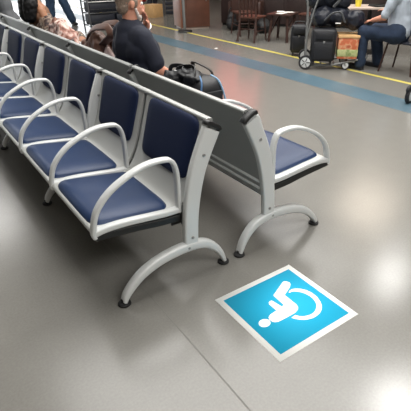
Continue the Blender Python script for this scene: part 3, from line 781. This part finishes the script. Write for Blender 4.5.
# ------------------------------------------------------------------ suitcases, trolley
def suitcase(loc, rz, w, d, h, label, m='blacksuit', name='suitcase'):
    r = empty(name, loc, rz); tag(r, label, 'suitcase')
    bm = bmesh.new(); box(bm, (0, 0, .05+h/2), (w, d, h), .045, None, 3); obj('case_body', bm, M[m], r)
    bm = bmesh.new(); box(bm, (0, -d/2-.012, .05+h*.36), (w*.78, .035, h*.52), .016); box(bm, (0, -d/2-.010, .05+h*.80), (w*.72, .028, h*.22), .012); obj('front_pocket', bm, M[m], r)
    for dy in (-.35, .35):
        for x in (-1, 1):
            bm = bmesh.new(); sweep(bm, [V((x*(w/2+.001), dy*d, .10)), V((x*(w/2+.001), dy*d, h))], circ(.006, 6)); obj('zip_piping', bm, M['black'], r)
    bm = bmesh.new(); tube(bm, [(-.08, 0, .05+h), (-.07, 0, .085+h), (.07, 0, .085+h), (.08, 0, .05+h)], .011, 8, 4); obj('handle', bm, M['black'], r)
    bm = bmesh.new(); box(bm, (.0, -d/2-.031, .05+h*.62), (.03, .004, .03), .001); obj('metal_badge', bm, M['steel'], r)
    for x in (-1, 1):
        for y in (-1, 1):
            bm = bmesh.new(); lathe(bm, [(.016, -.010), (.024, -.008), (.024, .008), (.016, .010)], (x*(w/2-.05), y*(d/2-.04), .025), 14, Ry(PI/2)); box(bm, (x*(w/2-.05), y*(d/2-.04), .044), (.03, .03, .022), .003)
            obj('wheel', bm, M['rubber'], r)
    return r
suitcase((5.83, 6.0, 0), -.75, .28, .24, .45, 'upright black suitcase on the yellow line, left of the luggage trolley')

AX = math.atan2(-.66, .70)   # trolley axis, handle end to nose
tl = empty('luggage_trolley', (5.30, 5.28, 0), AX); tag(tl, 'grey airport luggage trolley loaded with black bags', 'trolley')
W = .25
def wheel(bm_tyre, bm_hub, c, r, w=.035):
    lathe(bm_tyre, [(r*.72, -w/2), (r*.95, -w/2), (r, -w*.3), (r, w*.3), (r*.95, w/2), (r*.72, w/2)], c, 22, Rx(PI/2))
    lathe(bm_hub, [(r*.2, -w*.62), (r*.72, -w*.5), (r*.72, w*.5), (r*.2, w*.62)], c, 16, Rx(PI/2))
for y in (-W, W):
    r_ = .105; bt = bmesh.new(); bh = bmesh.new(); wheel(bt, bh, (0, y+(-.02 if y < 0 else .02), r_), r_)
    o = obj('wheel', bt, M['tyre'], tl); obj('hub', bh, M['frame'], o)
    bm = bmesh.new()
    for k in range(5):
        a = 2*PI*k/5; sweep(bm, [V((.015*math.cos(a), y*1.08-.026*(1 if y < 0 else -1), r_+.015*math.sin(a))), V((.07*math.cos(a), y*1.08-.026*(1 if y < 0 else -1), r_+.07*math.sin(a)))], circ(.006, 6))
    obj('spoke', bm, M['black'], o)
for x, y in ((.62, -W+.04), (.62, W-.04)):
    bt = bmesh.new(); bh = bmesh.new(); wheel(bt, bh, (x, y, .062), .062, .03); o = obj('wheel', bt, M['tyre'], tl); obj('hub', bh, M['frame'], o)
    bm = bmesh.new()
    for dy in (-.022, .022): sweep(bm, [V((x, y+dy, .062)), V((x-.03, y+dy, .115))], rrect(.02, .005, .002))
    obj('fork', bm, M['steel'], o)
bm = bmesh.new()
for y in (-W+.03, W-.03): sweep(bm, [V((.0, y, .055)), V((.42, y, .065)), V((.86, y, .165))], rrect(.03, .03, .008))
for x in (.05, .25, .45, .65): sweep(bm, [V((x, -W+.03, .054+.03*x+.12*max(0, x-.42)**1.1*2)), V((x, W-.03, .054+.03*x+.12*max(0, x-.42)**1.1*2))], rrect(.02, .02, .006))
sweep(bm, smooth_path([V((.86, -W+.03, .175)), V((.93, -W+.08, .185)), V((.945, 0, .187)), V((.93, W-.08, .185)), V((.86, W-.03, .175))], 5), rrect(.035, .03, .01))
obj('platform', bm, M['trolley'], tl)
bm = bmesh.new()
for y in (-W, W):
    sweep(bm, smooth_path([V((.0, y, .10)), V((-.01, y, .5)), V((-.02, y, .80)), V((-.06, y, 1.02))], 5), circ(.014, 10))
    sweep(bm, [V((-.01, y, .46)), V((.06, y, .80)), V((.14, y, 1.06))], circ(.012, 10))
sweep(bm, [V((-.06, -W-.03, 1.02)), V((-.06, W+.03, 1.02))], circ(.018, 10))
for z in (.35, .60, .85): sweep(bm, [V((-.012, -W, z)), V((-.012, W, z))], circ(.009, 8))
obj('push_frame', bm, M['trolley'], tl)
def on_trolley(x, y, z):
    c, s = math.cos(AX), math.sin(AX); return V((5.30+x*c-y*s, 5.28+x*s+y*c, z))
# load
cs = suitcase(on_trolley(.25, -.16, .072), AX, .36, .30, .46, 'squat black suitcase standing upright on the luggage trolley')
cb = empty('carton', on_trolley(.600, -.07, .165), AX); tag(cb, 'orange and green printed carton on the nose of the luggage trolley', 'box')
mkbox('carton_body', (.02, -.01, .15), (.30, .38, .30), M['orange'], cb, .01)
mkbox('green_band', (.02, -.01, .085), (.305, .385, .10), M['green'], cb, .004)
mkbox('lid', (.02, -.01, .31), (.32, .40, .035), M['card'], cb, .008)
bg = empty('duffel_bag', on_trolley(.33, -.02, .585), AX); tag(bg, 'big black duffel bag lying across the top of the trolley suitcase', 'bag')
heap('bag_body', None, [((-.12, 0, .15), (.18, .24, .16)), ((.10, 0, .14), (.22, .22, .15)), ((.34, -.02, .10), (.18, .19, .14))], M['darkbag'], .012, .025, 7, 5, bg)
bm = bmesh.new(); sweep(bm, smooth_path([V((-.10, -.23, .10)), V((0, -.27, .20)), V((.12, -.25, .21)), V((.2, -.22, .08))], 5), rrect(.03, .012, .004)); obj('carry_strap', bm, M['greycloth'], bg)
bm = bmesh.new(); box(bm, (.10, -.245, .07), (.08, .012, .015), .003); obj('buckle', bm, M['paper'], bg)
b2 = empty('rucksack', on_trolley(.22, -.02, .86), AX); tag(b2, 'black rucksack on top of the trolley load', 'bag')
heap('bag_body', None, [((-.12, 0, .18), (.20, .22, .22)), ((.06, 0, .16), (.22, .22, .19)), ((.24, 0, .08), (.16, .18, .13))], M['darkbag'], .012, .02, 7, 5, b2)
bm = bmesh.new(); sweep(bm, smooth_path([V((.12, -.20, .0)), V((.20, -.20, .10)), V((.18, -.16, .20)), V((.05, -.12, .31))], 5), rrect(.045, .012, .004)); obj('shoulder_strap', bm, M['greycloth'], b2)
bm = bmesh.new(); sweep(bm, smooth_path([V((-.20, -.19, .15)), V((-.1, -.21, .17)), V((.04, -.20, .15))], 5), circ(.006, 6)); obj('zip', bm, M['steel'], b2)

# ------------------------------------------------------------------ person at the cafe table
FZ = math.atan2(1, -.12)       # facing direction
pp = empty('person', (6.02, 4.14, 0), FZ); tag(pp, 'person in grey shirt and dark jeans sitting on the metal chair at the cafe table', 'person')
bm = bmesh.new()
chain(bm, [((0, 0, .56), .15), ((.03, 0, .76), .14), ((.05, 0, .95), .14), ((.05, 0, 1.03), .10), ((.06, 0, 1.12), .056), ((.07, 0, 1.16), .055)])
cap(bm, (.05, .16, 1.0), (.05, -.16, 1.0), .07, .07)
lg = [(.11, (.48, .16, .53), (.46, .17, .09)), (-.11, (.46, -.15, .53), (.36, -.18, .09))]
for y, kn, an in lg:
    cap(bm, (.02, y, .54), kn, .090, .066); chain(bm, [(kn, .060), (an, .042)]); cap(bm, V(an)-V((.02, 0, .05)), V(an)+V((.17, 0, -.055)), .038, .032)
chain(bm, [((.05, .20, 1.0), .06), ((.13, .25, .76), .046), ((.35, .17, .70), .030)]); hand(bm, (.35, .17, .70), (1, -.3, -.2), (0, 0, -1), 1, .45, 1)
chain(bm, [((.05, -.20, 1.0), .06), ((.10, -.27, .76), .046), ((.34, -.20, .80), .030)]); hand(bm, (.34, -.20, .80), (1, .2, .1), (0, 0, -1), 1, .45, -1)
g5, R5 = head(bm, (.08, 0, 1.25), (1, -.2, -.1)); remesh('body', bm, M['skin'], pp, .009, 3)
bm = bmesh.new(); chain(bm, [((.0, 0, .57), .168), ((.03, 0, .76), .158), ((.05, 0, .94), .156), ((.05, 0, 1.02), .115)]); cap(bm, (.05, .165, .995), (.05, -.165, .995), .088, .088)
cap(bm, (.05, .20, 1.0), (.12, .245, .80), .080, .068); cap(bm, (.05, -.20, 1.0), (.095, -.265, .80), .080, .068)
remesh('shirt', bm, M['greyshirt'], pp, .011, 4, fold(.014, 10))
bm = bmesh.new()
for y, kn, an in lg: cap(bm, (.02, y, .54), kn, .115, .098); chain(bm, [(kn, .096), (an, .082)])
cap(bm, (0, .07, .55), (0, -.07, .55), .155, .155); remesh('jeans', bm, M['djeans'], pp, .012, 4, fold(.012, 9))
for y, kn, an in lg:
    a = V(an); bm = bmesh.new(); cap(bm, a+V((-.03, 0, -.045)), a+V((.18, 0, -.05)), .048, .040); box(bm, a+V((.075, 0, -.08)), (.29, .09, .02), .008); remesh('shoe', bm, M['shoe'], pp, .010, 3)
bm = bmesh.new(); ball(bm, g5(-.03, 0, .045), (.102, .086, .090), R5, 18); obj('hair', bm, M['blackhair'], pp)

mc = empty('metal_chair', (6.17, 4.10, 0), FZ-PI/2+PI); tag(mc, 'metal cafe chair with pale slatted back under the person in the grey shirt', 'chair')
mkbox('seat', (0, 0, .425), (.42, .42, .03), M['darkbag'], mc, .01)
for x in (-1, 1):
    bm = bmesh.new(); sweep(bm, [V((x*.18, -.18, .40)), V((x*.215, -.24, 0))], circ(.014, 10)); obj('leg', bm, M['wood'], mc)
    bm = bmesh.new(); sweep(bm, smooth_path([V((x*.215, .29, 0)), V((x*.20, .23, .40)), V((x*.20, .26, .60)), V((x*.19, .34, .86))], 5), circ(.014, 10)); obj('leg', bm, M['wood'], mc)
for i in range(5):
    bm = bmesh.new(); box(bm, (0, .258+.016*i, .55+.068*i), (.37, .014, .055), .004, Rx(-.25)); obj('back_slat', bm, M['greyshirt'], mc)
ta = empty('cafe_table', (6.94, 5.40, 0), -.67); tag(ta, 'cafe table with a pale wooden top behind the person in the grey shirt', 'table')
mkbox('table_top', (0, .10, .735), (1.25, .62, .032), M['tabletop'], ta, .006)
bm = bmesh.new(); lathe(bm, [(.24, 0), (.24, .015), (.06, .04), (.035, .06), (.035, .70), (.10, .718)], (0, .1, 0), n=20); obj('pedestal', bm, M['black'], ta)
def on_table(x, y, z=.7515):
    c, s = math.cos(-.67), math.sin(-.67); return V((6.94+x*c-y*s, 5.40+x*s+y*c, z))
cu = empty('cup', on_table(-.25, -.03)); tag(cu, 'yellow cup on the cafe table', 'cup')
bm = bmesh.new(); lathe(bm, [(.045, 0), (.062, .13), (.055, .13), (.04, .01)], n=18); obj('cup_body', bm, M['yellow'], cu)
bm = bmesh.new(); lathe(bm, [(.064, .128), (.066, .138), (.055, .146)], n=18); obj('lid', bm, M['paper'], cu)
tr_ = empty('tray', on_table(.18, .02), -.3); tag(tr_, 'black tray on the cafe table beside the yellow cup', 'tray')
mkbox('tray_base', (0, 0, .008), (.42, .26, .014), M['black'], tr_, .004)
bm = bmesh.new(); sweep(bm, [V((-.2, -.12, .022)), V((.2, -.12, .022))], circ(.008, 6)); sweep(bm, [V((-.2, .12, .022)), V((.2, .12, .022))], circ(.008, 6)); obj('rim', bm, M['black'], tr_)
hb2 = empty('shoulder_bag', on_table(-.50, .06), .2); tag(hb2, 'small black bag on the cafe table left of the yellow cup', 'bag')
heap('bag_body', None, [((0, 0, .06), (.13, .09, .065)), ((.02, 0, .10), (.10, .07, .05))], M['blackcloth'], .010, .008, 12, 3, hb2)
bm = bmesh.new(); tube(bm, [(-.07, 0, .11), (-.04, 0, .18), (.05, 0, .18), (.08, 0, .11)], .008, 8, 5); obj('carry_strap', bm, M['steel'], hb2)

# ------------------------------------------------------------------ trolley wheel cutting the right edge
pw = empty('pushchair', (4.825, 3.00, 0), .2); tag(pw, 'pushchair at the right edge of the picture, only its dark wheel in frame', 'pushchair')
for x, y, r_ in ((0, 0, .100), (.52, 0, .11), (0, -.44, .085), (.52, -.44, .11)):
    bt = bmesh.new(); bh = bmesh.new(); wheel(bt, bh, (x, y, r_), r_, .045); o = obj('wheel', bt, M['tyre'], pw); obj('hub', bh, M['frame'], o)
bm = bmesh.new()
for y in (-.04, -.40):
    sweep(bm, smooth_path([V((0, y, .09)), V((.10, y, .28)), V((.40, y, .62)), V((.70, y, 1.0))], 5), circ(.014, 8)); sweep(bm, [V((.52, y, .11)), V((.22, y, .45))], circ(.012, 8))
sweep(bm, [V((.70, -.04, 1.0)), V((.70, -.40, 1.0))], circ(.016, 8)); sweep(bm, [V((.52, -.44, .11)), V((.52, 0, .11))], circ(.010, 8)); sweep(bm, [V((0, -.44, .085)), V((0, 0, .085))], circ(.010, 8))
obj('frame', bm, M['steel'], pw)
bm = bmesh.new(); box(bm, (.36, -.22, .38), (.30, .30, .04), .015); box(bm, (.56, -.22, .60), (.05, .30, .46), .015, Ry(.35)); obj('seat', bm, M['darkbag'], pw)
for y in (0.028, -.468):
    bm = bmesh.new(); ball(bm, (-.03, y*.2 if y > 0 else -.44, .17), (.085, .035, .05), None, 12); obj('mudguard', bm, M['tyre'], pw)

bpy.data.scenes.remove(TMP)
# ------------------------------------------------------------------ light
w = bpy.data.worlds.new('World'); S.world = w; w.use_nodes = True
w.node_tree.nodes['Background'].inputs[0].default_value = (.93, .97, 1, 1); w.node_tree.nodes['Background'].inputs[1].default_value = 2.6
def area(loc, sx, sy, power, col=(1, .985, .955), rot=(0, 0, 0), spread=180):  # makes the ceiling lamps, the added fill lights and the red sign light
    l = bpy.data.lights.new('area_light', 'AREA'); l.shape = 'RECTANGLE'; l.size = sx; l.size_y = sy; l.energy = power; l.color = col; l.spread = math.radians(spread)
    o = bpy.data.objects.new('area_light', l); COL.objects.link(o); o.location = loc; o.rotation_euler = rot; return o
Z = 4.55
area((7.36, 4.07, Z), .7, .6, 48)
area((4.72, 1.90, Z), .8, .7, 62)
area((2.6, 3.6, Z), 4.5, 4.5, 270)  # main overhead light, widened for soft fill without glare on the floor
area((1.6, -2.6, Z), 5.0, 2.4, 230)  # unseen fill added to brighten the bench uprights and the near floor
area((5.2, 6.4, Z), 4.0, 3.6, 150)  # unseen fill added to lift the floor further back
area((9.5, 6.5, Z), 1.6, 1.6, 60, (1, .86, .70))
area((5.5, 11, Z), 1.6, 1.6, 60, (1, .93, .84))
area((0.5, 12, Z), 1.6, 1.6, 70)
# bare red area light for an unseen shop sign, gives the pink floor sheen
area((11.7, 15.7, 3.7), 1.8, 1.6, 15, (1, .12, .10), (math.radians(-90), 0, math.radians(143)-PI))

# ------------------------------------------------------------------ camera
cam = bpy.data.cameras.new('camera'); co = bpy.data.objects.new('camera', cam); COL.objects.link(co)
cam.sensor_width = 36; cam.lens = 37.664; cam.clip_start = .05
cam.shift_x = (205.5-230.977)/411; cam.shift_y = (241.265-205.5)/411
R = [[.8091747, -.3278428, .4876018], [-.5875588, -.4467902, .6746505], [-.0033236, -.8324047, -.5541582]]
Mx = Matrix.Identity(4)
for i in range(3):
    Mx[i][0] = R[i][0]; Mx[i][1] = -R[i][1]; Mx[i][2] = -R[i][2]
Mx[2][3] = 1.5
co.matrix_world = Mx
S.camera = co
S.view_settings.view_transform = 'Standard'; S.view_settings.look = 'None'; S.view_settings.gamma = 1; S.view_settings.use_curve_mapping = False
S.view_settings.exposure = 0.55
